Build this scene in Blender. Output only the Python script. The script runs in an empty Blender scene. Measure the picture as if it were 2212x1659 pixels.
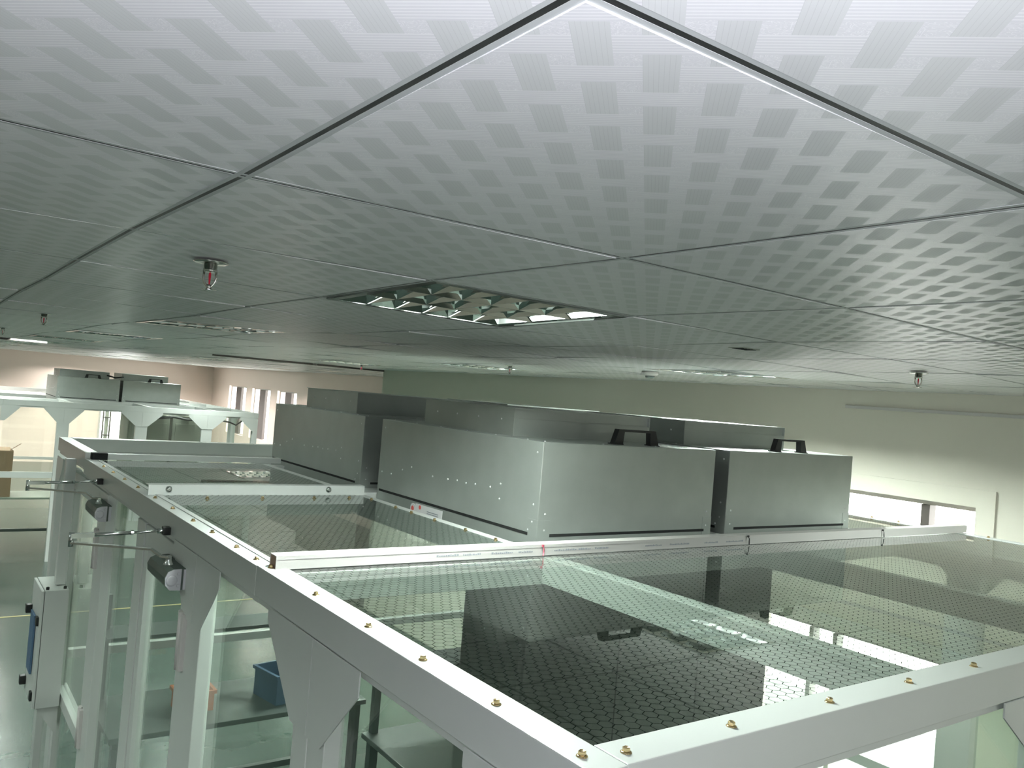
import bpy, bmesh, math, random
from mathutils import Vector, Matrix
random.seed(7)
S = bpy.context.scene
COL = S.collection
PI = math.pi

# ------------------------------------------------------------------ camera
ZC = 2.75                       # camera height above the floor
YAW, PITCH, ROLL = math.radians(54.2965), 0.01832, 0.081635
F = Vector((math.cos(PITCH)*math.cos(YAW), math.cos(PITCH)*math.sin(YAW), math.sin(PITCH)))
R0 = Vector((math.sin(YAW), -math.cos(YAW), 0)); U0 = R0.cross(F)
R = math.cos(ROLL)*R0 + math.sin(ROLL)*U0
U = -math.sin(ROLL)*R0 + math.cos(ROLL)*U0
cam = bpy.data.cameras.new('camera'); camo = bpy.data.objects.new('camera', cam); COL.objects.link(camo)
M = Matrix((R, U, -F)).transposed().to_4x4(); M.translation = Vector((0, 0, ZC)); camo.matrix_world = M
cam.sensor_width = 36.0; cam.lens = 1806.5/2212*36.0; cam.clip_start = 0.01; cam.clip_end = 200
S.camera = camo

# ------------------------------------------------------------------ world, flash, exposure
W = bpy.data.worlds.new('sky'); S.world = W; W.use_nodes = True
bg = W.node_tree.nodes['Background']; bg.inputs[0].default_value = (1.0, 0.965, 0.95, 1); bg.inputs[1].default_value = 7.0
fl = bpy.data.lights.new('camera_flash', 'SPOT'); fl.energy = 17.0; fl.color = (0.90, 0.89, 1.0); fl.shadow_soft_size = 0.012
fl.spot_size = math.radians(165); fl.spot_blend = 0.3
flo = bpy.data.objects.new('camera_flash', fl); COL.objects.link(flo)
Mf = M.copy(); Mf.translation = Vector((0, 0, ZC)) + R*0.035 + U*0.025 - F*0.01; flo.matrix_world = Mf
S.view_settings.view_transform = 'Standard'; S.view_settings.look = 'None'; S.view_settings.gamma = 1.0
S.view_settings.use_curve_mapping = False; S.view_settings.exposure = 0.72
TUBE = 9.0                      # fluorescent tube emission
LAMP_W = 38.0                   # light of one lamp
S.cycles.max_bounces = 6; S.cycles.diffuse_bounces = 3; S.cycles.use_adaptive_sampling = True; S.cycles.adaptive_threshold = .06; S.cycles.glossy_bounces = 4; S.cycles.transmission_bounces = 4; S.cycles.transparent_max_bounces = 16
S.cycles.time_limit = 1100.0
S.cycles.caustics_reflective = False; S.cycles.caustics_refractive = False; S.cycles.sample_clamp_indirect = 4.0
TUBE_COL = (0.90, 1.0, 0.93, 1)

# ------------------------------------------------------------------ materials
MATS = {}
class NT:
    def __init__(s, name):
        m = bpy.data.materials.new(name); m.use_nodes = True; s.m = m; s.t = m.node_tree
        s.b = s.t.nodes['Principled BSDF']; s.out = s.t.nodes['Material Output']; MATS[name] = m
    def n(s, typ, **kw):
        x = s.t.nodes.new(typ)
        for k, v in kw.items(): setattr(x, k, v)
        return x
    def l(s, a, b): s.t.links.new(a, b)
    def val(s, inp, v):
        if isinstance(v, (int, float)): inp.default_value = v
        elif isinstance(v, tuple): inp.default_value = v
        else: s.l(v, inp)
    def math(s, op, a, b=0.0, c=None):
        x = s.n('ShaderNodeMath', operation=op); s.val(x.inputs[0], a); s.val(x.inputs[1], b)
        if c is not None: s.val(x.inputs[2], c)
        return x.outputs[0]
    def mixc(s, f, a, b):
        x = s.n('ShaderNodeMix', data_type='RGBA'); s.val(x.inputs[0], f); s.val(x.inputs[6], a); s.val(x.inputs[7], b); return x.outputs[2]
def rgb(r, g, b): return (r, g, b, 1)
def simple(name, col, rough=0.5, metal=0.0, var=0.05, scale=6.0, bump=0.0, bscale=200.0, coat=0.0, spec=0.5):
    a = NT(name); b = a.b
    b.inputs['Roughness'].default_value = rough; b.inputs['Metallic'].default_value = metal
    b.inputs['Specular IOR Level'].default_value = spec
    if coat: b.inputs['Coat Weight'].default_value = coat; b.inputs['Coat Roughness'].default_value = 0.15
    tc = a.n('ShaderNodeTexCoord'); no = a.n('ShaderNodeTexNoise'); no.inputs['Scale'].default_value = scale; no.inputs['Detail'].default_value = 4
    a.l(tc.outputs['Object'], no.inputs['Vector'])
    d = tuple(max(0, c*(1-var)) for c in col[:3])+(1,); e = tuple(min(1, c*(1+var)) for c in col[:3])+(1,)
    a.l(a.mixc(no.outputs[0], d, e), b.inputs['Base Color'])
    if bump:
        n2 = a.n('ShaderNodeTexNoise'); n2.inputs['Scale'].default_value = bscale; a.l(tc.outputs['Object'], n2.inputs['Vector'])
        bp = a.n('ShaderNodeBump'); bp.inputs['Strength'].default_value = bump; bp.inputs['Distance'].default_value = 0.002
        a.l(n2.outputs[0], bp.inputs['Height']); a.l(bp.outputs[0], b.inputs['Normal'])
    return a.m
simple('white_paint', rgb(.69, .72, .69), .32, var=.03, coat=.2)
simple('white_plastic', rgb(.64, .62, .60), .38, var=.03)
simple('galvanized', rgb(.45, .485, .46), .36, metal=.6, var=.10, scale=9, bump=.03, bscale=60)
simple('rivet_metal', rgb(.93, .95, .94), .3, metal=.4)
simple('zinc_metal', rgb(.72, .74, .73), .22, metal=1.0)
simple('closer_silver', rgb(.66, .66, .70), .42, metal=.1)
simple('closer_dark', rgb(.10, .13, .11), .45)
simple('brass', rgb(.78, .60, .34), .22, metal=1.0, var=.2, scale=40)
simple('black_plastic', rgb(.012, .013, .013), .4)
simple('black_rubber', rgb(.006, .007, .007), .8)
simple('wall_paint', rgb(.84, .81, .71), .55, var=.03, scale=1.5, bump=.04, bscale=120)
simple('far_wall_warm', rgb(.90, .77, .69), .6, var=.03, scale=1.5)  # wall colour with the warm daylight tint put in
simple('runner_white', rgb(.55, .58, .57), .55, var=.03, spec=.25)
simple('runner_groove', rgb(.01, .01, .012), .5)
simple('ceiling_plain', rgb(.66, .69, .67), .45)
simple('lamp_mirror', rgb(.80, .83, .82), .05, metal=1.0, var=.02)
simple('lamp_tray', rgb(.45, .47, .46), .35, metal=.7)
simple('chrome', rgb(.62, .61, .58), .16, metal=1.0)
simple('red_glass', rgb(.65, .01, .04), .15)
simple('cardboard', rgb(.36, .24, .15), .8, var=.1)
simple('dark_steel', rgb(.06, .075, .07), .45)
simple('bench_top', rgb(.10, .12, .11), .4)
simple('orange_plastic', rgb(.55, .16, .05), .5)
simple('blue_plastic', rgb(.08, .15, .25), .5)
simple('red_tie', rgb(.45, .08, .12), .5)
simple('dark_frame', rgb(.10, .085, .08), .5)
simple('sticker_white', rgb(.80, .80, .80), .4)
simple('sticker_red', rgb(.70, .12, .10), .5)
simple('print_grey', rgb(.34, .36, .40), .5)
simple('cabinet_grey', rgb(.15, .165, .15), .5)
simple('machine_grey', rgb(.36, .39, .33), .5)
simple('yellow_tape', rgb(.30, .26, .12), .5)
simple('trunk_inside', rgb(.42, .30, .22), .7)
# floor: glossy green epoxy
a = NT('floor_epoxy'); a.b.inputs['Roughness'].default_value = .24
tc = a.n('ShaderNodeTexCoord'); no = a.n('ShaderNodeTexNoise'); no.inputs['Scale'].default_value = .8; no.inputs['Detail'].default_value = 6
a.l(tc.outputs['Object'], no.inputs['Vector'])
a.l(a.mixc(no.outputs[0], rgb(.034, .056, .046), rgb(.05, .074, .062)), a.b.inputs['Base Color'])
n2 = a.n('ShaderNodeTexNoise'); n2.inputs['Scale'].default_value = 5; a.l(tc.outputs['Object'], n2.inputs['Vector'])
bp = a.n('ShaderNodeBump'); bp.inputs['Strength'].default_value = .05; bp.inputs['Distance'].default_value = .02; a.l(n2.outputs[0], bp.inputs['Height']); a.l(bp.outputs[0], a.b.inputs['Normal'])
# tube
a = NT('fluorescent_tube'); a.b.inputs['Emission Color'].default_value = TUBE_COL; a.b.inputs['Emission Strength'].default_value = TUBE
a.b.inputs['Base Color'].default_value = (.9, .9, .9, 1); a.m.cycles.emission_sampling = 'NONE'

def clear_sheet(name, tint, hexes, k=1.5, wave=.0):
    """thin clear sheet: transparent + Fresnel gloss; optionally a printed honeycomb"""
    a = NT(name); a.t.nodes.remove(a.b)
    tr = a.n('ShaderNodeBsdfTransparent'); tr.inputs[0].default_value = tint
    gl = a.n('ShaderNodeBsdfGlossy'); gl.inputs['Roughness'].default_value = .015; gl.inputs[0].default_value = (1, 1, 1, 1)
    geo = a.n('ShaderNodeNewGeometry')
    dt = a.n('ShaderNodeVectorMath', operation='DOT_PRODUCT'); a.l(geo.outputs['True Normal'], dt.inputs[0]); a.l(geo.outputs['Incoming'], dt.inputs[1])
    c1 = a.math('POWER', a.math('SUBTRACT', 1.0, a.math('ABSOLUTE', dt.outputs['Value'])), 5.0)
    f = a.math('MINIMUM', a.math('MULTIPLY', a.math('ADD', a.math('MULTIPLY', c1, .955), .043), k), .95)
    if wave:
        wn = a.n('ShaderNodeTexNoise'); wn.inputs['Scale'].default_value = 3.0; a.l(geo.outputs['Position'], wn.inputs['Vector'])
        bp = a.n('ShaderNodeBump'); bp.inputs['Strength'].default_value = wave; bp.inputs['Distance'].default_value = .01
        a.l(wn.outputs[0], bp.inputs['Height']); a.l(bp.outputs[0], gl.inputs['Normal'])
    mx = a.n('ShaderNodeMixShader'); a.l(f, mx.inputs[0]); a.l(tr.outputs[0], mx.inputs[1]); a.l(gl.outputs[0], mx.inputs[2])
    last = mx.outputs[0]
    if hexes:
        P = .0238; w = .055
        sp = a.n('ShaderNodeSeparateXYZ'); a.l(geo.outputs['Position'], sp.inputs[0])
        x = a.math('DIVIDE', sp.outputs[0], P); y = a.math('DIVIDE', sp.outputs[1], P)
        q3 = math.sqrt(3)
        def cell(ox, oy):
            cx = a.math('SUBTRACT', a.math('WRAP', a.math('ADD', x, ox), 1.0, 0.0), .5)
            cy = a.math('SUBTRACT', a.math('WRAP', a.math('ADD', y, oy), q3, 0.0), q3/2)
            d2 = a.math('ADD', a.math('MULTIPLY', cx, cx), a.math('MULTIPLY', cy, cy))
            ax = a.math('ABSOLUTE', cx); ay = a.math('ABSOLUTE', cy)
            h = a.math('MAXIMUM', ax, a.math('ADD', a.math('MULTIPLY', ax, .5), a.math('MULTIPLY', ay, q3/2)))
            return d2, h
        d1, h1 = cell(0, 0); d2, h2 = cell(.5, q3/2)
        lt = a.math('LESS_THAN', d1, d2)
        h = a.math('ADD', a.math('MULTIPLY', lt, h1), a.math('MULTIPLY', a.math('SUBTRACT', 1.0, lt), h2))
        line = a.math('GREATER_THAN', h, .5-w/2)
        df = a.n('ShaderNodeBsdfDiffuse'); df.inputs[0].default_value = (.002, .004, .003, 1)
        m2 = a.n('ShaderNodeMixShader'); a.l(line, m2.inputs[0]); a.l(last, m2.inputs[1]); a.l(df.outputs[0], m2.inputs[2]); last = m2.outputs[0]
    a.l(last, a.out.inputs[0])
clear_sheet('grid_film', (.70, .76, .72, 1), True, 1.5, .025)
clear_sheet('clear_panel', (.95, .975, .955, 1), False, .9)

# ceiling tile: pressed basket weave at 45 degrees to the tile
a = NT('weave_tile'); b = a.b
geo = a.n('ShaderNodeNewGeometry'); sp = a.n('ShaderNodeSeparateXYZ'); a.l(geo.outputs['Position'], sp.inputs[0])
k = 1/math.sqrt(2)
p = a.math('MULTIPLY', a.math('SUBTRACT', sp.outputs[0], sp.outputs[1]), k)
q = a.math('MULTIPLY', a.math('ADD', sp.outputs[0], sp.outputs[1]), k)
PU, PV = .0450, .0477
u = a.math('DIVIDE', a.math('ADD', p, .0212+10*.0450), PU); v = a.math('DIVIDE', a.math('ADD', q, -.6475-.019+20*.0477+.0000), PV)
fu = a.math('FRACT', u); fv = a.math('FRACT', v); iu = a.math('FLOOR', u); iv = a.math('FLOOR', v)
inV = a.math('LESS_THAN', fu, .567); inH = a.math('LESS_THAN', fv, .604)
over = a.math('LESS_THAN', a.math('MODULO', a.math('ADD', a.math('ADD', iu, iv), 200.0), 2.0), .5)   # upright band on top
nH = a.math('SUBTRACT', 1.0, inH); nV = a.math('SUBTRACT', 1.0, inV); nO = a.math('SUBTRACT', 1.0, over)
mV = a.math('MULTIPLY', inV, a.math('MINIMUM', a.math('ADD', nH, over), 1.0))
mH = a.math('MULTIPLY', inH, a.math('MINIMUM', a.math('ADD', nV, nO), 1.0))
mS = a.math('MULTIPLY', nH, nV)
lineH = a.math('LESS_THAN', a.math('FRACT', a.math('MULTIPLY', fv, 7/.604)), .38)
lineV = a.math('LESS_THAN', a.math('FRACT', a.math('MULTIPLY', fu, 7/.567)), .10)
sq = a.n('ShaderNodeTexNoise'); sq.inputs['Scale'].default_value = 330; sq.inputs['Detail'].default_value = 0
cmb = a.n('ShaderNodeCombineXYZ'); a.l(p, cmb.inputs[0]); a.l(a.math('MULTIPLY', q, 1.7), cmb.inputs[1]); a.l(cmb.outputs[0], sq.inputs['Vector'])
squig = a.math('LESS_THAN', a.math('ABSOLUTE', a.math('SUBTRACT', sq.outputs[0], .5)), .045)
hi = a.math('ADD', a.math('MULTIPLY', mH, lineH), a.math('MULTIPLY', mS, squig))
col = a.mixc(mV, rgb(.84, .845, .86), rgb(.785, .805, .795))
col = a.mixc(a.math('MULTIPLY', hi, .92), col, rgb(.97, .97, .98))  # flash glint on the raised ridges painted as lighter lines
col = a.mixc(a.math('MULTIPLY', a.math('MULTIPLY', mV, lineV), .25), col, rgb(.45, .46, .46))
a.l(col, b.inputs['Base Color'])
b.inputs['Roughness'].default_value = .38; b.inputs['Anisotropic'].default_value = .8
tv = a.n('ShaderNodeCombineXYZ'); 
tx = k; 
a.l(a.math('ADD', a.math('MULTIPLY', mV, tx), a.math('MULTIPLY', a.math('SUBTRACT', 1.0, mV), tx)), tv.inputs[0])
a.l(a.math('SUBTRACT', a.math('MULTIPLY', mV, 2*k), k), tv.inputs[1])
a.l(tv.outputs[0], b.inputs['Tangent'])
bp = a.n('ShaderNodeBump'); bp.inputs['Strength'].default_value = .12; bp.inputs['Distance'].default_value = .0006
a.l(hi, bp.inputs['Height']); a.l(bp.outputs[0], b.inputs['Normal'])

# ------------------------------------------------------------------ mesh helpers
class MB:
    def __init__(s): s.v = []; s.f = []; s.sm = []
    def box(s, x0, x1, y0, y1, z0, z1, bev=0.0):
        if bev: return s.bbox(x0, x1, y0, y1, z0, z1, bev)
        i = len(s.v); s.v += [(x, y, z) for z in (z0, z1) for y in (y0, y1) for x in (x0, x1)]
        for f in ((0, 2, 3, 1), (4, 5, 7, 6), (0, 1, 5, 4), (2, 6, 7, 3), (0, 4, 6, 2), (1, 3, 7, 5)): s.f.append(tuple(i+k for k in f)); s.sm.append(False)
        return s
    def sheet(s, x0, x1, y0, y1, z):
        i = len(s.v); s.v += [(x0, y0, z), (x1, y0, z), (x1, y1, z), (x0, y1, z)]; s.f.append((i, i+1, i+2, i+3)); s.sm.append(False); return s
    def bbox(s, x0, x1, y0, y1, z0, z1, bev):
        bm = bmesh.new(); bmesh.ops.create_cube(bm, size=1)
        for v in bm.verts: v.co = Vector(((x0+x1)/2+v.co.x*(x1-x0), (y0+y1)/2+v.co.y*(y1-y0), (z0+z1)/2+v.co.z*(z1-z0)))
        bmesh.ops.bevel(bm, geom=bm.edges[:], offset=bev, segments=2, affect='EDGES', profile=.6)
        s.addbm(bm); return s
    def addbm(s, bm, smooth=False):
        i = len(s.v); bm.verts.ensure_lookup_table(); bm.verts.index_update()
        s.v += [tuple(v.co) for v in bm.verts]
        for f in bm.faces: s.f.append(tuple(i+v.index for v in f.verts)); s.sm.append(smooth)
        bm.free()
    def prism(s, pts, axis, a0, a1):
        """polygon pts in the plane normal to axis, extruded a0..a1. axis x: pts (y,z); y: (x,z); z: (x,y)"""
        def mk(p, t): return {'x': (t, p[0], p[1]), 'y': (p[0], t, p[1]), 'z': (p[0], p[1], t)}[axis]
        n = len(pts); i = len(s.v); s.v += [mk(p, a0) for p in pts]+[mk(p, a1) for p in pts]
        s.f.append(tuple(i+k for k in range(n))); s.f.append(tuple(i+n+k for k in reversed(range(n)))); s.sm += [False]*2
        for k in range(n): s.f.append((i+k, i+n+k, i+n+(k+1) % n, i+(k+1) % n)); s.sm.append(False)
        return s
    def tube(s, pts, r, seg=10, cap=True):
        """round bar through pts; r number or list"""
        pts = [Vector(p) for p in pts]; n = len(pts); rs = r if isinstance(r, (list, tuple)) else [r]*n
        i = len(s.v); ref = None
        for k in range(n):
            d = ((pts[min(k+1, n-1)]-pts[max(k-1, 0)])).normalized()
            if ref is None:
                ref = d.orthogonal().normalized()
            ref = (ref-d*ref.dot(d)).normalized(); e = d.cross(ref)
            for j in range(seg):
                t = 2*PI*j/seg; s.v.append(tuple(pts[k]+(ref*math.cos(t)+e*math.sin(t))*rs[k]))
        for k in range(n-1):
            for j in range(seg):
                s.f.append((i+k*seg+j, i+k*seg+(j+1) % seg, i+(k+1)*seg+(j+1) % seg, i+(k+1)*seg+j)); s.sm.append(seg > 6)
        if cap:
            s.f.append(tuple(i+j for j in reversed(range(seg)))); s.f.append(tuple(i+(n-1)*seg+j for j in range(seg))); s.sm += [False]*2
        return s
    def lathe(s, prof, c=(0, 0, 0), seg=20, axis='z'):
        """prof list of (r, h)"""
        i = len(s.v)
        for r, h in prof:
            for j in range(seg):
                t = 2*PI*j/seg; a_, b_ = r*math.cos(t), r*math.sin(t)
                o = {'z': (a_, b_, h), 'x': (h, a_, b_), 'y': (b_, h, a_)}[axis]
                s.v.append((c[0]+o[0], c[1]+o[1], c[2]+o[2]))
        for k in range(len(prof)-1):
            for j in range(seg):
                s.f.append((i+k*seg+j, i+k*seg+(j+1) % seg, i+(k+1)*seg+(j+1) % seg, i+(k+1)*seg+j)); s.sm.append(seg > 8)
        s.f.append(tuple(i+j for j in reversed(range(seg)))); s.f.append(tuple(i+(len(prof)-1)*seg+j for j in range(seg))); s.sm += [False]*2
        return s
    def bar(s, pts, w, h):
        """flat rectangular bar along pts: w horizontal, h vertical"""
        pts = [Vector(p) for p in pts]; n = len(pts); i = len(s.v)
        for k in range(n):
            d = (pts[min(k+1, n-1)]-pts[max(k-1, 0)]).normalized(); sd = d.cross(Vector((0, 0, 1))).normalized(); up = sd.cross(d)
            for a_, b_ in ((-1, -1), (1, -1), (1, 1), (-1, 1)): s.v.append(tuple(pts[k]+sd*a_*w/2+up*b_*h/2))
        for k in range(n-1):
            for j in range(4): s.f.append((i+k*4+j, i+k*4+(j+1) % 4, i+(k+1)*4+(j+1) % 4, i+(k+1)*4+j)); s.sm.append(False)
        s.f.append((i+3, i+2, i+1, i)); s.f.append(tuple(i+(n-1)*4+j for j in range(4))); s.sm += [False]*2
        return s
    def mesh(s, name, mat):
        m = bpy.data.meshes.new(name); m.from_pydata(s.v, [], s.f); m.polygons.foreach_set('use_smooth', s.sm); m.update()
        bm = bmesh.new(); bm.from_mesh(m); bmesh.ops.recalc_face_normals(bm, faces=bm.faces[:]); bm.to_mesh(m); bm.free()
        m.materials.append(MATS[mat]); return m
    def build(s, name, mat, parent=None):
        """verts are given in the parent's local frame (or the world when top-level)"""
        return link(name, s.mesh(name, mat), parent)
def link(name, data, parent=None, loc=None):
    o = bpy.data.objects.new(name, data); COL.objects.link(o)
    if parent is not None: o.parent = parent
    if loc is not None: o.location = loc
    return o
def tag(o, label, cat, group=None):
    o['label'] = label; o['category'] = cat
    if group: o['group'] = group
    return o
def thing(name, label, cat, loc=(0, 0, 0), rz=0.0, group=None):
    o = link(name, None, None, loc); o.rotation_euler = (0, 0, rz); o.empty_display_size = .1
    return tag(o, label, cat, group)
def struct(name, mb, mat):
    o = mb.build(name, mat); o['kind'] = 'structure'; return o
def dup(root, loc, label, group=None, rz=None):
    r = root.copy(); COL.objects.link(r); r.location = loc; r['label'] = label
    if rz is not None: r.rotation_euler = (0, 0, rz)
    if group: r['group'] = group
    for ch in list(root.children):
        c = ch.copy(); COL.objects.link(c); c.parent = r
        for g in list(ch.children):
            d = g.copy(); COL.objects.link(d); d.parent = c
    return r

CE = ZC+.235            # ceiling underside
T = ZC-.475             # top of the booth frame
XL, XR, XF, YB, YM, YF = -6.0, 4.80, 7.5, -4.0, 9.45, 26.0

# ------------------------------------------------------------------ setting: floor, walls, windows, door
struct('floor', MB().box(XL-.2, XF+.3, YB-.2, YF+.3, -.12, 0), 'floor_epoxy')
def wall_x(name, x0, x1, y0, y1, holes, mat):
    """wall slab normal to x with rectangular holes (ya, yb, za, zb)"""
    m = MB(); ys = sorted({y0, y1, *[h[0] for h in holes], *[h[1] for h in holes]})
    for ya, yb in zip(ys, ys[1:]):
        hs = sorted([h for h in holes if h[0] <= ya+1e-6 and h[1] >= yb-1e-6], key=lambda h: h[2]); z = 0
        for h in hs:
            if h[2] > z: m.box(x0, x1, ya, yb, z, h[2])
            z = h[3]
        m.box(x0, x1, ya, yb, z, CE+.06)
    return struct(name, m, mat)
WIN = [(2.22, 3.95, ZC-.66, ZC-.385), (2.34, 3.65, ZC-2.25, ZC-1.28)]
wall_x('wall_right', XR, XR+.22, YB, YM, WIN, 'wall_paint')
FW = [(22.85, 24.35, ZC-1.6, ZC-.26), (20.95, 22.35, ZC-1.6, ZC-.26), (19.15, 20.45, ZC-1.6, ZC-.26)]
wall_x('wall_far_right', XF, XF+.25, YM, YF, FW, 'far_wall_warm')
struct('wall_return', MB().box(XR+.22, XF, YM-.22, YM, 0, CE+.06), 'far_wall_warm')
DX0, DX1, DZ = 4.42, 5.50, 2.15
struct('wall_far', MB().box(XL, DX0, YF, YF+.2, 0, CE+.06).box(DX1, XF+.25, YF, YF+.2, 0, CE+.06).box(DX0, DX1, YF, YF+.2, DZ, CE+.06), 'far_wall_warm')
wall_x('wall_left', XL-.2, XL, YB, YF, [], 'wall_paint')
BACK_FILL = [(-2.7, -1.9), (1.6, 2.4)]; bz0, bz1 = 1.15, 2.45  # unseen windows behind the camera, added to light front-facing surfaces
m_ = MB().box(XL, XR, YB-.2, YB, 0, bz0).box(XL, XR, YB-.2, YB, bz1, CE+.06).box(XL, BACK_FILL[0][0], YB-.2, YB, bz0, bz1).box(BACK_FILL[0][1], BACK_FILL[1][0], YB-.2, YB, bz0, bz1).box(BACK_FILL[1][1], XR, YB-.2, YB, bz0, bz1)
struct('wall_back', m_, 'wall_paint')
def portal(x, y, z, sx, sy, rot):
    L = bpy.data.lights.new('daylight_portal', 'AREA'); L.shape = 'RECTANGLE'; L.size = sx; L.size_y = sy; L.cycles.is_portal = True
    o_ = link('daylight_portal', L, None, (x, y, z)); o_.rotation_euler = rot
for xa, xb in BACK_FILL: portal((xa+xb)/2, YB-.21, (bz0+bz1)/2, xb-xa, bz1-bz0, (PI/2, 0, 0))
for y0, y1, z0, z1 in WIN: portal(XR+.23, (y0+y1)/2, (z0+z1)/2, z1-z0, y1-y0, (0, PI/2, 0))
for y0, y1, z0, z1 in FW: portal(XF+.26, (y0+y1)/2, (z0+z1)/2, z1-z0, y1-y0, (0, PI/2, 0))
portal((DX0+DX1)/2, YF+.21, DZ/2, DX1-DX0, DZ, (-PI/2, 0, 0))
def window(n, x, y0, y1, z0, z1, mull, casing=True, mat='dark_frame', mw=.05):
    """frame, mullions and pane in an x-normal wall"""
    m = MB(); d0, d1 = x+.08, x+.13; w = .03
    m.box(d0, d1, y0, y1, z0, z0+w).box(d0, d1, y0, y1, z1-w, z1).box(d0, d1, y0, y0+w, z0+w, z1-w).box(d0, d1, y1-w, y1, z0+w, z1-w)
    o = m.build('window_%d' % n, 'white_plastic'); o['kind'] = 'structure'
    for yy in mull: MB().box(d0-.02, d1, yy-mw/2, yy+mw/2, z0+w, z1-w).build('mullion', mat, o)
    ys = [y0+w]+sorted(mull)+[y1-w]
    for ya, yb in zip(ys, ys[1:]): MB().box(d1-.03, d1-.024, ya, yb, z0+w, z1-w).build('pane', 'clear_panel', o)
    if casing:
        c = MB(); e = .10
        c.box(x-.012, x-.0005, y0-e, y1+e, z1, z1+e).box(x-.012, x-.0005, y0-e, y0, z0-e, z1).box(x-.012, x-.0005, y1, y1+e, z0-e, z1)
        c.build('casing', 'wall_paint', o)
    return o
window(1, XR, *WIN[0], [2.535, 3.25], True)
window(2, XR, *WIN[1], [3.05, 3.22], False, 'white_plastic', .03)
for i, (y0, y1, z0, z1) in enumerate(FW): window(3+i, XF, y0, y1, z0, z1, [(y0+y1)/2+.05], False, 'dark_frame', .42)
for i, (xa, xb) in enumerate(BACK_FILL):
    m_ = MB(); w_ = .04; ya, yb = YB-.12, YB-.07
    m_.box(xa, xb, ya, yb, bz0, bz0+w_).box(xa, xb, ya, yb, bz1-w_, bz1).box(xa, xa+w_, ya, yb, bz0+w_, bz1-w_).box(xb-w_, xb, ya, yb, bz0+w_, bz1-w_)
    o = m_.build('window_%d' % (6+i), 'white_plastic'); o['kind'] = 'structure'; MB().box(xa+w_, xb-w_, YB-.1, YB-.096, bz0+w_, bz1-w_).build('pane', 'clear_panel', o)  # added window, out of view, for fill light
# far glazed door with ladder pull handle
d = MB().box(DX0, DX0+.06, YF+.02, YF+.07, 0, DZ).box(DX1-.06, DX1, YF+.02, YF+.07, 0, DZ).box(DX0+.06, DX1-.06, YF+.02, YF+.07, DZ-.06, DZ).build('door_1', 'white_plastic'); d['kind'] = 'structure'
MB().box(DX0+.06, DX1-.06, YF+.035, YF+.045, 0, DZ-.06).build('pane', 'clear_panel', d)
hh = MB()
for x in (DX0+.12, DX0+.30): hh.tube([(x, YF-.03, ZC-2.15), (x, YF-.03, ZC-1.28)], .022, 8)
for z in (ZC-1.95, ZC-1.45): hh.tube([(DX0+.12, YF-.03, z), (DX0+.30, YF-.03, z)], .018, 8)
hh.build('pull_handle', 'dark_frame', d)
MB().box(DX0+.17, DX0+.27, YF+.018, YF+.032, 0, DZ-.06).build('stile', 'machine_grey', d)
struct('highlight_streak', MB().box(XR-.018, XR-.0005, -3.5, 3.05, ZC+.118, ZC+.136), 'white_plastic')  # pale strip standing in for a lamp highlight on the wall
struct('trim_2', MB().box(2.7, XR+.25, YM-.02, YM+.03, CE-.022, CE-.001), 'dark_frame')
struct('trim_3', MB().box(-1.5, 1.3, 11.35, 11.42, CE-.022, CE-.001), 'dark_frame')
struct('trim_4', MB().box(-5.5, 6.5, 10.27, 10.31, .0, .002), 'yellow_tape')

# ------------------------------------------------------------------ ceiling: slab, tiles, runners
TS = .6005; X0 = .2928; Y0 = -.2317      # grid node (i,j) at X0+i*TS, Y0+j*TS
DZN = {(0, 1): 0, (0, 2): -.0045, (0, 3): .0055, (0, 4): .005, (1, 2): 0, (1, 3): .006, (1, 4): .001, (2, 4): -.014, (2, 3): .004, (3, 2): -.002,
       (3, 4): -.007, (4, 3): .008, (2, 5): -.012, (3, 5): -.01, (5, 4): .004, (1, 5): .002, (1, 6): -.008, (2, 6): -.012, (0, 8): -.006, (3, 7): .008, (2, 8): .01}
def nz(i, j): return DZN.get((i, j), 0.006*math.sin(i*2.1+j*1.3)*(1 if (i > 4 or j > 4) else 0))
ceil = MB()
ceil.box(XL, XR+.1, YB, YM, CE+.16, CE+.22).box(XL, XF, YM, YF, CE+.16, CE+.22)
ceilo = struct('ceiling', ceil, 'ceiling_plain')
LAMPS = {(1+4*a_, 3+4*b_ + (2 if a_ % 2 else 0)) for a_ in range(-3, 3) for b_ in range(-3, 11)}
LAMPS = {(i, j) for i, j in LAMPS if i > -4 and XL+.1 < X0+i*TS and X0+(i+1)*TS < (XR if Y0+j*TS < YM else XF) and YB+.1 < Y0+j*TS and Y0+(j+1)*TS < YF}
I0, I1, J0, J1 = -2, 8, 0, 18         # individually built tiles
g = .0092
tile_mesh = MB().box(-TS/2+g, TS/2-g, -TS/2+g, TS/2-g, 0, .008).mesh('ceiling_tile', 'weave_tile')
for j in range(J0, J1):
    for i in range(I0, I1):
        if (i, j) in LAMPS or X0+(i+1)*TS > XR+.35: continue
        z00, z10, z01, z11 = nz(i, j), nz(i+1, j), nz(i, j+1), nz(i+1, j+1)
        o = link('ceiling_tile', tile_mesh, ceilo, (X0+(i+.5)*TS, Y0+(j+.5)*TS, CE+(z00+z10+z01+z11)/4))
        sx = ((z10-z00)+(z11-z01))/2/TS; sy = ((z01-z00)+(z11-z10))/2/TS
        o.rotation_euler = (math.atan(sy), -math.atan(sx), 0)
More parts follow.
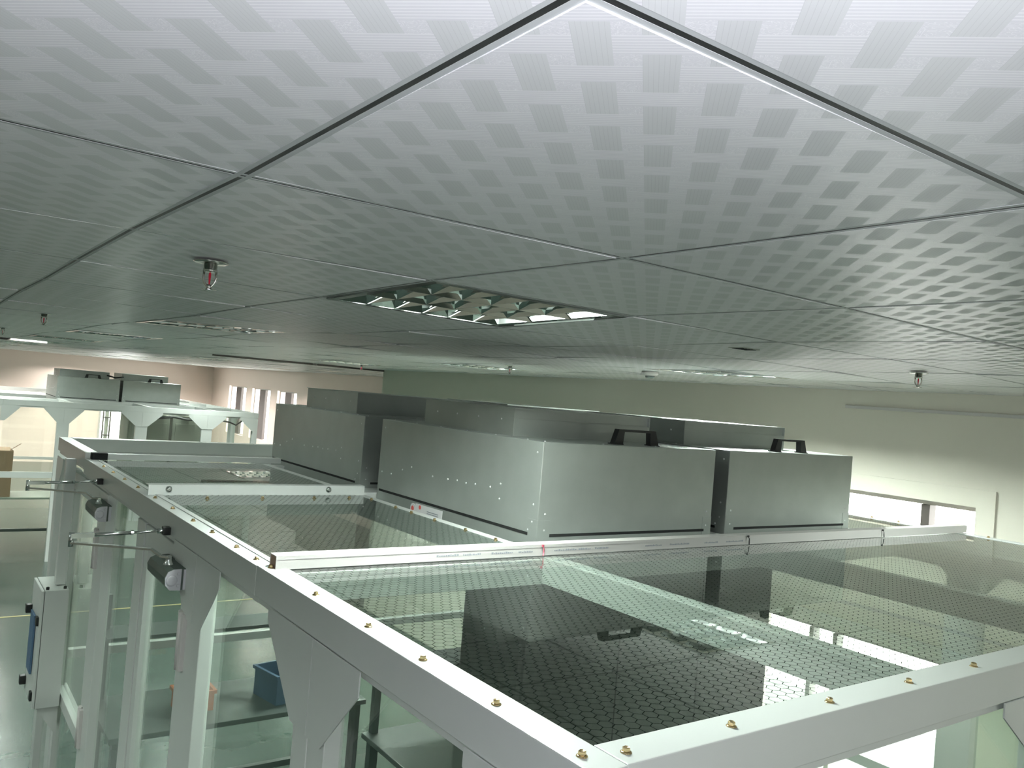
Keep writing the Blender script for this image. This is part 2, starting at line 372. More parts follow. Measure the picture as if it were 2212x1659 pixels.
# the tiles out of sight or too far to tell apart
far = MB()
def rest(xa, xb, ya, yb):
    i = math.floor((xa-X0)/TS)
    while X0+i*TS < xb:
        j = math.floor((ya-Y0)/TS)
        while Y0+j*TS < yb:
            if not (I0 <= i < I1 and J0 <= j < J1 and X0+(i+1)*TS <= XR+.35) and (i, j) not in LAMPS:
                x0, x1, y0, y1 = max(xa, X0+i*TS+g), min(xb, X0+(i+1)*TS-g), max(ya, Y0+j*TS+g), min(yb, Y0+(j+1)*TS-g)
                if x1-x0 > .02 and y1-y0 > .02: far.box(x0, x1, y0, y1, CE, CE+.008)
            j += 1
        i += 1
rest(XL, XR, YB, YM); rest(XL, XF, YM, YF)
fo = far.build('ceiling_tiles_far', 'weave_tile', ceilo); fo['kind'] = 'stuff'
HW = .0096; GR = .0031
def runner(along, idx, a0, a1):
    """one grid runner: two white flanges with a dark groove between, sagging with its nodes"""
    fl_, gr_ = MB(), MB(); n = a1-a0
    def P(t, off, z):
        zz = nz(t, idx) if along == 'x' else nz(idx, t)
        c = (X0 if along == 'x' else Y0)+t*TS; e = (Y0 if along == 'x' else X0)+idx*TS+off
        return (c, e, CE+zz+z) if along == 'x' else (e, c, CE+zz+z)
    dz = .0002 if along == 'x' else 0
    for (oa, ob, m, z0, z1) in ((-HW, -GR, fl_, .0003+dz, .006), (GR, HW, fl_, .0003+dz, .006), (-GR, GR, gr_, .0006+dz, .007)):
        b0 = len(m.v)
        for t in range(a0, a1+1): m.v += [P(t, oa, z0), P(t, ob, z0), P(t, ob, z1), P(t, oa, z1)]
        for s_ in range(n):
            for k_ in range(4): m.f.append((b0+s_*4+k_, b0+s_*4+(k_+1) % 4, b0+s_*4+4+(k_+1) % 4, b0+s_*4+4+k_)); m.sm.append(False)
    o = fl_.build('ceiling_runner', 'runner_white', ceilo); gr_.build('groove', 'runner_groove', o)
for i in range(-10, 8): runner('y', i, -6, 43)
for i in range(8, 13): runner('y', i, 17, 43)
for j in range(-6, 16): runner('x', j, -10, 8 if X0+8*TS < XR+.3 else 7)
for j in range(16, 43): runner('x', j, -10, 12)

# ------------------------------------------------------------------ ceiling lamps
def make_lamp():
    o = thing('ceiling_lamp', '', 'lamp'); h = TS/2-.012
    tr = MB(); tr.box(-h, h, -h, h, .118, .123).box(-h, -h+.004, -h, h, 0, .118).box(h-.004, h, -h, h, 0, .118).box(-h+.004, h-.004, -h, -h+.004, 0, .118).box(-h+.004, h-.004, h-.004, h, 0, .118)
    tr.build('tray', 'lamp_tray', o)
    fr = MB(); w = .022
    fr.box(-h, h, -h, -h+w, -.002, .003).box(-h, h, h-w, h, -.002, .003).box(-h, -h+w, -h+w, h-w, -.002, .003).box(h-w, h, -h+w, h-w, -.002, .003)
    fr.build('frame', 'lamp_mirror', o)
    hi_ = h-w
    for k_ in (-2, 0, 2):
        y = k_*hi_/3
        MB().tube([(-hi_+.01, y, .048), (hi_-.01, y, .048)], .013, 12).build('tube', 'fluorescent_tube', o)
    for s_ in (-1, 1):      # long mirror blades, tapering downwards
        y = s_*hi_/3
        MB().prism([(y-.014, .028), (y-.006, .013), (y-.0015, 0), (y+.0015, 0), (y+.006, .013), (y+.014, .028)], 'x', -hi_, hi_).build('blade', 'lamp_mirror', o)
    for s_ in (-1, 1):
        y = s_*hi_
        MB().prism([(y, 0), (y-s_*.012, .028), (y, .028)], 'x', -hi_, hi_).build('side_reflector', 'lamp_mirror', o)
    for k_ in range(1, 6):
        x = -hi_+2*hi_*k_/6
        for r_ in (-2, 0, 2):
            y = r_*hi_/3; q_ = hi_/3-.0015
            MB().prism([(x-.010, .027), (x-.0045, .013), (x-.001, .0005), (x+.001, .0005), (x+.0045, .013), (x+.010, .027)], 'y', y-q_, y+q_).build('cross_blade', 'lamp_mirror', o)
    L = bpy.data.lights.new('lamp_light', 'AREA'); L.energy = LAMP_W/3; L.shape = 'RECTANGLE'; L.size = 2*hi_-.02; L.size_y = .03; L.color = TUBE_COL[:3]
    for k_ in (-2, 0, 2): link('lamp_light', L, o, (0, k_*hi_/3, .031))
    return o
lamp0 = make_lamp(); used = False
STD = bpy.data.lights['lamp_light']; LOW = STD.copy(); LOW.name = 'low_lamp_light'; LOW.energy *= .74  # second set runs at lower power, tuned as fill light
DIM = LOW.copy(); DIM.name = 'dim_lamp_light'; DIM.energy *= .08
BOOST = bpy.data.lights['lamp_light'].copy(); BOOST.name = 'boost_lamp_light'; BOOST.energy *= 2.5  # power raised to brighten the right wall
FARL = BOOST.copy(); FARL.name = 'far_lamp_light'; FARL.energy *= .7; FARL.color = (1.0, .94, .88)  # boosted and warmed to stand in for daylight at the far end
NAMED = {(1, 3): 'square mirror-louvre ceiling lamp nearest the camera above the filter units', (1, 7): 'second mirror-louvre ceiling lamp behind the large one, right of the near sprinkler',
         (1, 11): 'mirror-louvre ceiling lamp at far left above the distant booth', (5, 5): 'mirror-louvre ceiling lamp on the right above the filter unit handles'}
for i, j in sorted(LAMPS):
    c = (X0+(i+.5)*TS, Y0+(j+.5)*TS, CE+(nz(i, j)+nz(i+1, j)+nz(i, j+1)+nz(i+1, j+1))/4)
    lab = NAMED.get((i, j), 'recessed mirror-louvre lamp in the far or unseen part of the ceiling')
    if not used: o = lamp0; o.location = c; o['label'] = lab; o['group'] = 'recessed ceiling lamps'; used = True
    else: o = dup(lamp0, c, lab, 'recessed ceiling lamps')
    data = DIM if (i, j) == (1, 7) else FARL if j > 25 else LOW if (j > 14 or i < 0 or j < 1 and i < 0) else DIM if j < 1 else BOOST if (i > 4 and j > 2) else STD   # lamp power set by area to balance the light
    for ch in o.children:
        if ch.type == 'LIGHT': ch.data = data
    if (i, j) in NAMED:
        z00, z10, z01, z11 = nz(i, j), nz(i+1, j), nz(i, j+1), nz(i+1, j+1)
        o.rotation_euler = (math.atan(((z01-z00)+(z11-z10))/2/TS), -math.atan(((z10-z00)+(z11-z01))/2/TS), 0)

# ------------------------------------------------------------------ sprinklers and detectors
def make_sprinkler():
    o = thing('sprinkler', '', 'sprinkler')
    MB().lathe([(.035, 0), (.036, -.002), (.030, -.0045), (.014, -.006)], seg=28).build('escutcheon', 'chrome', o)
    MB().lathe([(.0135, -.005), (.0135, -.016), (.0145, -.016), (.0145, -.022), (.010, -.0225)], seg=12).build('body', 'chrome', o)
    fr = MB()
    for s_ in (-1, 1): fr.tube([(s_*.0125, 0, -.021), (s_*.0135, 0, -.034), (s_*.011, 0, -.044), (s_*.004, 0, -.053), (s_*.002, 0, -.057)], .0026, 8)
    fr.lathe([(.0045, -.048), (.0045, -.058)], seg=10); fr.build('frame_arms', 'chrome', o)
    MB().lathe([(.0018, -.023), (.0026, -.026), (.0026, -.031), (.0016, -.046), (.0016, -.049)], seg=10).build('glass_bulb', 'red_glass', o)
    df = MB(); df.lathe([(.006, -.0585), (.006, -.0575)], seg=12)
    for k_ in range(10):
        t = 2*PI*k_/10; e = Vector((math.cos(t), math.sin(t), 0)); df.bar([e*.005+Vector((0, 0, -.058)), e*.0155+Vector((0, 0, -.0592))], .0045, .001)
    df.build('deflector', 'chrome', o)
    return o
sp0 = make_sprinkler()
SPK = [(.493, 1.798, 'chrome sprinkler head with red bulb, large, left of the big ceiling lamp'), (.515, 4.70, 'chrome sprinkler head at far left, second in line behind the large one'),
       (.56, 7.58, 'tiny sprinkler head at the left picture edge'), (3.22, 1.745, 'sprinkler head at right, close to the bare right wall'),
       (3.40, 4.77, 'small sprinkler head above the middle filter units'), (3.9, 8.2, 'small distant sprinkler head above the far dark ceiling joint')]
for k_, (x, y, lab) in enumerate(SPK):
    if k_ == 0: sp0.location = (x, y, CE+.001); sp0['label'] = lab; sp0['group'] = 'sprinkler heads'; sp0.rotation_euler = (0, 0, -.6)
    else: dup(sp0, (x, y, CE+.001), lab, 'sprinkler heads', -.6)
t = thing('smoke_detector', 'round pale smoke detector on the ceiling left of the right-hand lamp', 'detector', (3.62, 3.62, CE))
MB().lathe([(.05, 0), (.052, -.01), (.045, -.022), (.03, -.026)], seg=24).build('base', 'white_plastic', t)
MB().lathe([(.03, -.026), (.028, -.036), (.02, -.04)], seg=20).build('chamber', 'dark_steel', t)
t = thing('ceiling_vent', 'small slotted grey vent plate in the ceiling above the right filter unit', 'vent', (2.26, 1.83, CE))
MB().box(-.045, .045, -.03, .03, -.003, 0).build('plate', 'machine_grey', t)
for k_ in range(5): MB().box(-.035+k_*.0155, -.027+k_*.0155, -.022, .022, -.0042, -.003).build('slot', 'black_rubber', t)

# ------------------------------------------------------------------ clean booth (frame, posts, gussets, films, panes, screws)
def make_screw_mesh():
    m = MB(); m.lathe([(.0085, 0), (.0082, .0012), (.0062, .0022)], seg=16)
    m.lathe([(.0056, .002), (.0056, .0068), (.0046, .0078), (.0020, .0070)], seg=6); return m.mesh('screw', 'brass')
SCREW = make_screw_mesh()
XC = [.785, 1.665, 2.71, 3.66, 4.245]       # lengthwise frame members
def booth(name, label, loc, simple_=False, fposts=((.80, .05, (0, 1), .24), (2.21, .05, (1, 1), .25), (4.24, .05, (1, 0), .24))):
    b = thing(name, label, 'clean booth', loc)
    H = T                                   # local z measured from the floor
    zb, zl = H-.077, H-.095
    yf, ye = .812, 5.62
    # outer long beams, in modules
    def beam_y(x0, x1, y0, y1, top, inner_only=False):
        m = MB().box(x0, x1, y0, y1, top-.077, top, .002); m.box(x0+.012, x1-.012, y0, y1, top-.096, top-.077); return m.build('beam', 'white_paint', b)
    beam_y(.755, .817, .80, 2.10, H); beam_y(.755, .817, 2.101, 4.72, H-.0015); beam_y(.757, .819, 4.721, 5.66, H+.028)
    beam_y(4.215, 4.277, .80, 5.66, H)
    def beam_x(x0, x1, y0, y1, top, skirt=True):
        m = MB().box(x0, x1, y0, y1, top-.077, top, .002)
        if skirt: m.box(x0, x1, y0+.012, y1-.012, top-.096, top-.077)
        return m.build('beam', 'white_paint', b)
    beam_x(.8185, 4.2135, .803, .872, H)
    beam_x(.8185, 4.2135, 2.03, 2.105, H-.012, False); beam_x(.8185, 1.628, 3.40, 3.47, H-.012, False)
    beam_x(1.692, 4.2135, 2.106, 2.24, H-.004, False); beam_x(1.692, 4.2135, 3.475, 3.645, H-.004, False); beam_x(1.692, 4.2135, 4.885, 4.95, H-.004, False)
    beam_x(.820, 4.2135, 4.64, 4.70, H-.012, False); beam_x(.820, 4.2135, 5.58, 5.66, H+.03)
    for x in XC[1:4]:
        segs = ((.874, 2.028), (2.242, 3.473), (3.647, 4.883)) if x != 1.665 else ((.874, 2.028), (2.106, 3.398), (3.472, 4.638))
        for y0, y1 in segs:
            m = MB().box(x-.035, x+.025, y0, y1, H-.077, H-.004, .002); m.box(x-.035, x+.1, y0, y1, H-.083, H-.077); m.build('beam', 'white_paint', b)
    # posts with gusset plates, left side, right side, front
    def gus(y, y0, y1, side, w=.2, both=(1, 1)):
        """half trapezoid plates on the outer face; y = seam"""
        xo = .7535 if side == 'l' else 4.2775; xa, xb = (xo-.003, xo) if side == 'l' else (xo, xo+.003)
        if both[1]: MB().prism([(y+.0015, zb), (y1+w, zb), (y1+w, zb-.03), (y1+.004, H-.285), (y+.0015, H-.285)], 'x', xa, xb).build('gusset', 'white_paint', b)
        if both[0]: MB().prism([(y-.0015, zb), (y0-w+.03, zb), (y0-w+.03, zb-.05), (y0-.004, H-.285), (y-.0015, H-.285)], 'x', xa, xb).build('gusset', 'white_paint', b)
    def post(x0, x1, y0, y1): return MB().box(x0, x1, y0, y1, 0, H-.0965, .003).build('post', 'white_paint', b)
    LEFTP = [(.80, .885, .885), (1.615, 1.70, 1.70), (1.703, 1.785, None), (2.53, 2.695, 2.61), (3.32, 3.44, None), (4.05, 4.19, None), (5.02, 5.14, None), (5.555, 5.655, None)]
    for y0, y1, s_ in LEFTP:
        post(.756, .799, y0, y1)
    gus(1.7015, 1.63, 1.79, 'l', .19); gus(2.61, 2.53, 2.695, 'l', .185, (1, 1)); gus(.80, .80, .885, 'l', .21, (0, 1)); gus(5.6, 5.54, 5.65, 'l', .19, (1, 0))
    for y0, y1 in ((.80, .885), (1.90, 2.06), (3.37, 3.5), (4.6, 4.72), (5.555, 5.655)):
        post(4.20, 4.276, y0, y1)
    for y in (1.98, 3.43, 4.66): gus(y, y-.06, y+.06, 'r', .17)
    # front face gussets
    for x, hw, bo, gw in fposts:
        xx0, xx1 = x-hw, x+hw
        if bo[1]: MB().prism([(x+.0015, zb), (xx1+gw, zb), (xx1+gw, zb-.03), (xx1+.005, H-.285), (x+.0015, H-.285)], 'y', .798, .8015).build('gusset', 'white_paint', b)
        if bo[0]: MB().prism([(x-.0015, zb), (xx0-gw, zb), (xx0-gw, zb-.03), (xx0-.005, H-.285), (x-.0015, H-.285)], 'y', .798, .8015).build('gusset', 'white_paint', b)
        if bo == (1, 1): MB().box(xx0, xx1, .803, .87, 0, H-.097, .003).build('post', 'white_paint', b)
    # waist rails
    for (x0, x1, y0, y1) in ((.765, .815, .887, 1.613), (.765, .815, 1.787, 2.528), (.765, .815, 4.192, 5.018), (4.21, 4.265, .887, 1.898), (4.21, 4.265, 2.062, 3.368), (4.21, 4.265, 3.502, 4.598)):
        MB().box(x0, x1, y0, y1, .98, 1.03).build('waist_rail', 'white_paint', b)
    fx = [.835]+[e for x, hw, bo, gw in fposts if bo == (1, 1) for e in (x-hw, x+hw)]+[4.198]
    for xa, xb in zip(fx[::2], fx[1::2]): MB().box(xa+.002, xb-.002, .815, .86, 1.22 if simple_ else .98, 1.30 if simple_ else 1.03).build('waist_rail', 'white_paint', b)
    MB().box(.84, 4.198, 5.59, 5.64, .98, 1.03).build('waist_rail', 'white_paint', b)
    # clear panes between the posts
    def pane_x(x, y0, y1, z0=.03, z1=None): MB().box(x, x+.004, y0, y1, z0, z1 or H-.098).build('clear_pane', 'clear_panel', b)
    for y0, y1 in ((.89, 1.61), (1.79, 2.525), (3.445, 4.045), (5.145, 5.55)): pane_x(.79, y0, y1)
    for y0, y1 in ((.89, 1.895), (2.065, 3.365), (3.505, 4.595), (4.725, 5.55)): pane_x(4.24, y0, y1)
    for xa, xb in zip(fx[::2], fx[1::2]): MB().box(xa+.003, xb-.003, .836, .84, .03, H-.098).build('clear_pane', 'clear_panel', b)
    MB().box(.84, 4.195, 5.61, 5.614, .03, H-.098).build('clear_pane', 'clear_panel', b)
    # two door leaves with stiles, glazing and hinges
    for y0, y1 in ((2.70, 3.315), (4.195, 5.015)):
        dm = MB().box(.760, .795, y0, y0+.07, .04, H-.10, .002).box(.760, .795, y1-.055, y1, .04, H-.10, .002).box(.760, .795, y0+.07, y1-.055, H-.19, H-.10, .002).box(.760, .795, y0+.07, y1-.055, .04, .16, .002).box(.760, .795, y0+.07, y1-.055, .98, 1.04, .002)
        do = dm.build('door_leaf', 'white_paint', b)
        MB().box(.775, .780, y0+.07, y1-.055, .16, .98).box(.775, .780, y0+.07, y1-.055, 1.04, H-.19).build('door_glass', 'clear_panel', do)
        for z in (H-.36, 1.1, .25):
            hg = MB().box(.742, .759, y0-.028, y0-.002, z-.09, z+.085, .003).box(.742, .759, y0+.002, y0+.028, z-.085, z+.09, .003); hg.tube([(.744, y0, z-.09), (.744, y0, z+.09)], .008, 10)
            hg.build('hinge', 'white_plastic', do)
    if simple_: return b
    # honeycomb-printed film stretched over the bays, just above the frame tops
    zf = H-.003
    MB().sheet(.80, 1.63, .86, 2.035, zf).build('grid_film', 'grid_film', b); MB().sheet(1.631, 4.23, .86, 2.035, zf).build('grid_film', 'grid_film', b)
    MB().sheet(.80, 1.645, 2.10, 3.405, zf).build('grid_film', 'grid_film', b)
    MB().sheet(.80, 1.645, 3.465, 4.645, zf).build('grid_film', 'grid_film', b)
    MB().sheet(3.665, 4.23, 2.24, 4.9, zf).build('grid_film', 'grid_film', b)
    # film clamp strips at the beams
    MB().box(.7995, .8175, 2.10, 4.62, H-.0015, H+.001).build('film_clamp', 'white_paint', b)
    # screws
    for y in (.85, 1.055, 1.285, 1.504, 1.77, 2.061, 2.17, 2.335, 2.57, 2.78, 3.04, 3.30, 3.59, 3.85, 4.10, 4.33): link('screw', SCREW, b, (.778, y, H-.0013 if y > 2.1 else H)).rotation_euler = (0, 0, y*3)
    for x in (.844, 1.067, 1.325, 1.582, 1.836, 2.1, 2.4, 2.7, 3.0, 3.3, 3.6, 3.9): link('screw', SCREW, b, (x, .833, H)).rotation_euler = (0, 0, x*5)
    for y in (2.31, 2.50, 2.717, 2.897, 3.03, 3.25): link('screw', SCREW, b, (1.645, y, H-.004))
    for y in (1.2, 1.6, 1.9, 2.18, 2.35, 2.50): link('screw', SCREW, b, (4.243, y, H))
    for x in (.966, 1.183, 1.402, 1.56): link('screw', SCREW, b, (x, 3.29, zf+.0008))
    return b
B1 = booth('clean_booth', 'white steel clean booth with honeycomb film roof filling the foreground', (0, 0, 0))
B2 = booth('clean_booth', 'distant white clean booth with octagonal openings at far left', (.22, 12.2, -.07), True, ((.80, .05, (0, 1), .17), (1.555, .075, (1, 1), .17), (2.57, .08, (1, 1), .2), (3.5, .08, (1, 1), .2), (4.24, .05, (1, 0), .2)))

# ------------------------------------------------------------------ fan filter units
RIV = MB().lathe([(.0042, 0), (.0036, .0016), (.0015, .0024)], seg=8).v
def make_ffu(name, label, loc, upx=.075, sticker=False, full=True, handle_x=(.375,), group='fan filter units'):
    """origin: front left corner at the level of the frame top; +x width .885, +y depth 1.205"""
    o = thing(name, label, 'filter unit', loc, 0, group); w, d, h, zb = .885, 1.205, .338, -.062
    hb = MB().box(0, w, 0, d, zb, h, .0025).build('housing', 'galvanized', o)
    gk = MB(); z0, z1 = .011, .021
    gk.box(.055, w-.04, -.0015, .0, z0, z1).box(-.0015, .0, .05, d-.02, z0, z1); gk.build('gasket', 'black_rubber', o)
    # upper plenum with a lipped front
    ux0, ux1, uy0, uy1, uz = upx, upx+.71, .285, .95, h+.107
    m = MB().box(ux0, ux1, uy0+.012, uy1, h, uz-.004, .001); m.box(ux0-.002, ux0+.001, uy0, uy1, h, uz); m.box(ux1-.001, ux1+.002, uy0, uy1, h, uz)
    m.box(ux0, ux1, uy0, uy1+.002, uz-.005, uz).box(ux0, ux1, uy0-.001, uy0+.012, h, uz-.045).box(ux0, ux1, uy0+.002, uy0+.012, uz-.045, uz-.040)
    m.build('fan_plenum', 'galvanized', o)
    MB().box(ux0-.006, ux0+.35, uy1-.35, uy1+.01, uz, uz+.002).build('top_plate', 'galvanized', o)
    # seams and corner straps
    for bx_ in ((-.0012, .0, .0, .055), (0, .055, -.0012, 0), (w-.05, w, -.0012, 0)): MB().box(*bx_, zb, .07).build('corner_strap', 'galvanized', o)
    for hx in handle_x:
        hm = MB(); L, hh_, y = .118, .058, .06
        pr = [(-L, 0), (-L*.82, hh_), (L*.82, hh_), (L, 0), (L*.62, 0), (L*.58, hh_-.009), (-L*.58, hh_-.009), (-L*.62, 0)]
        hm.prism([(hx+p_[0], h+p_[1]) for p_ in pr], 'y', y, y+.026)
        hm.box(hx-L-.002, hx-L*.62, y-.003, y+.034, h, h+.004).box(hx+L*.62, hx+L+.002, y-.003, y+.034, h, h+.004)
        hm.build('handle', 'black_plastic', o)
    rv = MB(); pr = [(.0042, 0), (.0034, -.0018), (.0012, -.0026)]
    for y, z in ((.03, .30), (.03, .12), (.05, .03), (.03, .06), (.235, .165), (.30, .145), (.40, .142), (.465, .138), (.53, .140), (.60, .136), (.72, .132), (.98, .13), (1.08, .10), (.235, .11), (1.17, .3), (1.17, .1), (.9, .15)):
        rv.lathe(pr, (0, y, z), 8, 'x')
    for x in (.03, w-.03):
        for z in (.09, .035): rv.lathe(pr, (x, 0, z), 8, 'y')
    for k_ in range(4):
        rv.lathe(pr, (ux0-.002, uy0+.08+k_*.16, h+.06), 8, 'x')
    for k_ in range(4): rv.lathe([(.004, 0), (.0034, .0018), (.0012, .0026)], (.03+k_*.27, .03, h), 8, 'z')
    for k_ in range(6): rv.lathe([(.004, 0), (.0034, .0018), (.0012, .0026)], (.02, .12+k_*.2, h), 8, 'z')
    rv.build('rivets', 'rivet_metal', o)
    if sticker:
        st = MB().box(-.0012, -.0002, .62, .84, -.045, .004).build('sticker', 'sticker_white', o); st['label'] = 'white sticker with red seals'
        MB().lathe([(.022, 0), (.022, -.0014)], (-.0003, .86, -.02), 20, 'x').build('seal', 'sticker_white', o)
        MB().lathe([(.011, 0), (.011, -.0018)], (-.0012, .86, -.02), 16, 'x').build('seal_mark', 'sticker_red', o)
        MB().lathe([(.009, 0), (.009, -.001)], (-.0012, .80, -.008), 16, 'x').build('seal_mark', 'sticker_red', st)
        for k_ in range(3): MB().box(-.0018, -.0012, .65, .74, -.018-k_*.008, -.0145-k_*.008).build('printed_line', 'print_grey', st)
    return o
make_ffu('fan_filter_unit', 'galvanized fan filter unit nearest the camera, riveted side facing left', (1.775, 2.255, T), .075, True, handle_x=(.50,))
make_ffu('fan_filter_unit', 'galvanized fan filter unit on the right, next to the bright window', (2.760, 2.265, T), .03, handle_x=(.49,))
make_ffu('fan_filter_unit', 'darker galvanized fan filter unit at the back left of the roof', (1.780, 3.655, T), .09, handle_x=(.50,))
make_ffu('fan_filter_unit', 'mostly hidden fan filter unit behind the two front ones', (2.770, 3.665, T), .05, handle_x=(.5,))
T2 = T-.07
make_ffu('fan_filter_unit', 'small distant fan filter unit on the far booth, left of the pair', (1.84, 14.45, T2), .06, handle_x=(.5,))
make_ffu('fan_filter_unit', 'small distant fan filter unit on the far booth, right of the pair', (2.77, 14.45, T2), .03, handle_x=(.5,))
tag(MB().tube([(2.55, 14.6, T2+.40), (2.68, 14.62, T2+.37), (2.80, 14.6, T2+.39)], .012, 8).build('cable', 'black_plastic'), 'short black cable bridging the two distant filter units', 'cable')

# ------------------------------------------------------------------ cable trunking with cable ties, upright rails
t = thing('cable_trunking', 'white square plastic cable trunking with open end and faint blue print', 'trunking', (.782, 2.04, T-.0015)); LT = 3.54
th, td, tw = .035, .044, .0018
MB().box(0, LT, 0, td, .0, tw).box(0, LT, 0, tw, tw, th-tw).box(0, LT, td-tw, td, tw, th-tw).build('channel', 'white_plastic', t)
MB().box(0, LT, -.0008, td+.0008, th-tw, th).box(0, LT, -.0008, 0, th-.010, th-tw).build('lid', 'white_plastic', t)
MB().box(.002, .004, tw, td-tw, tw, th-tw).build('end_stop', 'trunk_inside', t)
def print_words(par, x, z, words, y=-.0004, size=.011):
    """lettering set as flat strokes on the trunking face"""
    cu = bpy.data.curves.new('print', 'FONT'); cu.body = words; cu.size = size; cu.extrude = .0001
    cu.materials.append(MATS['print_grey']); o_ = bpy.data.objects.new('printed_text', cu); COL.objects.link(o_); o_.parent = par
    o_.location = (x, y, z); o_.rotation_euler = (PI/2, 0, 0); return o_
for k_, (xa, n_) in enumerate(((.47, .07), (.56, .06), (.66, .08), (.76, .055), (.90, .09), (1.00, .05), (1.07, .06), (1.30, .08), (1.42, .1), (1.6, .07), (1.72, .09))):
    r_ = random.Random(k_); x = xa; mk = MB()
    while x < xa+n_:
        w_ = r_.uniform(.003, .007); mk.box(x, x+w_, -.0005, -.0001, .012, .012+r_.uniform(.003, .006)); x += w_+.002
    mk.build('faint_print', 'print_grey', t)
for x, mt, nm, lab in ((1.63, 'red_tie', 'cable_tie', 'red cable tie hanging from the white trunking'), (2.62, 'black_plastic', 'cable_tie', 'black cable tie on the trunking under the gap between filter units'), (3.55, 'black_plastic', 'cable_tie', 'black cable tie on the trunking near the bright window')):
    c = thing(nm, lab, 'cable tie', (x, 2.036, T))
    MB().bar([(0, -.001, .030), (.002, -.006, .022), (.001, -.007, .010), (-.002, -.010, .001)], .004, .0016).build('strap', mt, c)
    MB().box(-.003, .003, -.005, .0, .027, .034).build('head', mt, c)
# upright angle rail with round screws
t = thing('angle_rail', 'white angle rail with two round zinc screws crossing the left bay', 'rail', (.772, 3.39, T))
MB().box(0, .905, 0, .003, -.008, .037).box(0, .905, .003, .05, .034, .037).build('angle', 'white_paint', t)
for x in (.075, .735):
    MB().lathe([(.013, 0), (.012, -.004), (.006, -.008)], (x, 0, .020), 14, 'y').build('screw', 'zinc_metal', t)
t = thing('square_tube', 'grey square tube with black end cap across the far left bay', 'tube', (.80, 4.66, T))
MB().box(0, .965, 0, .04, -.001, .029, .002).build('tube_wall', 'white_paint', t)
MB().box(-.022, .052, -.004, .044, -.003, .032, .002).build('end_cap', 'black_rubber', t)

# ------------------------------------------------------------------ door closers
def make_closer(label, y, zb_):
    """origin on the outer face; body on the door, arms swinging out to -x"""
    o = thing('door_closer', label, 'door closer', (.755, y, ZC), 0, 'door closers')
    z = zb_
    MB().prism([(.0, z-.033), (-.018, z-.036), (-.050, z-.034), (-.064, z-.018), (-.066, z+.004), (-.058, z+.022), (-.040, z+.030), (0, z+.031)], 'y', .0, .235).build('body', 'closer_dark', o)
    MB().prism([(-.018, z-.036), (-.050, z-.034), (-.064, z-.018), (-.066, z+.004), (-.058, z+.022), (-.040, z+.030), (-.018, z+.031)], 'y', -.006, 0).build('end_plate', 'closer_silver', o)
    MB().box(-.011, .0, -.006, .03, z-.034, z+.029, .001).build('mount_plate', 'closer_silver', o)
    ec = MB().lathe([(.0175, 0), (.0165, -.0022), (.010, -.0012), (.009, -.0012)], (-.046, -.006, z-.004), 20, 'y')
    for zz in (-.020, .017): ec.lathe([(.0055, 0), (.0045, -.002), (.002, -.0005)], (-.026, -.006, z+zz), 12, 'y')
    ec.build('valve_screws', 'closer_silver', o)
    MB().lathe([(.016, .030), (.015, .031), (.009, .044), (.009, .058)], (-.040, .075, z), 14).build('spindle', 'zinc_metal', o)
    MB().bar([(-.040, .060, z+.055), (-.062, .085, z+.056), (-.088, .105, z+.075), (-.30, .235, z+.078)], .016, .006).build('main_arm', 'zinc_metal', o)
    MB().tube([(-.30, .235, z+.066), (-.30, .235, z+.112)], .008, 10).build('elbow_pivot', 'zinc_metal', o)
    MB().bar([(-.302, .236, z+.100), (-.235, .238, z+.101)], .018, .014).tube([(-.235, .238, z+.101), (-.12, .242, z+.104)], .0062, 10).build('forearm', 'zinc_metal', o)
    MB().tube([(-.125, .242, z+.104), (-.03, .246, z+.107)], .0042, 10).lathe([(.008, -.124), (.008, -.116)], (0, .242, z+.104), 8, 'x').build('adjusting_rod', 'zinc_metal', o)
    MB().lathe([(.0085, -.040), (.0085, -.024), (.006, -.020)], (0, .246, z+.107), 12, 'x').build('rod_end', 'zinc_metal', o)
    MB().box(-.024, 0, .232, .262, z+.094, z+.120, .002).build('bracket', 'black_plastic', o)
    return o
make_closer('silver door closer with bent arm, nearest of the two on the left side', 2.715, -.645)
make_closer('silver door closer on the left side, further of the two', 3.945, -.635)

# ------------------------------------------------------------------ control cabinet at the left
t = thing('control_cabinet', 'small white control cabinet with black latches on the booth side at left', 'cabinet', (.628, 4.80, ZC-1.765))
MB().box(.016, .126, 0, .33, 0, .60, .003).build('body', 'white_paint', t)
dr = MB().box(0, .014, .002, .328, .002, .598, .003).build('door', 'white_paint', t)
for y in (.03, .30):
    for z in (.44, .06): MB().box(-.03 if y > .1 else -.012, .0, y-.02, y+.02, z-.02, z+.025, .003).build('latch', 'black_plastic', dr)
MB().box(-.012, -.002, .10, .24, .15, .45, .002).build('display', 'blue_plastic', dr)
for y in (.03, .29): MB().prism([(.02, 0), (.126, 0), (.126, -.16)], 'y', y, y+.006).build('bracket', 'white_paint', t)
for x in (.03, .11): MB().lathe([(.008, .6), (.008, .612), (.004, .614)], (x, .03, 0), 8).build('gland', 'black_plastic', t)
tag(MB().box(.700, .748, 4.90, 4.95, ZC-1.160, ZC-.50, .002).build('cable_duct', 'white_paint'), 'vertical white duct rising from the control cabinet to the frame', 'duct')

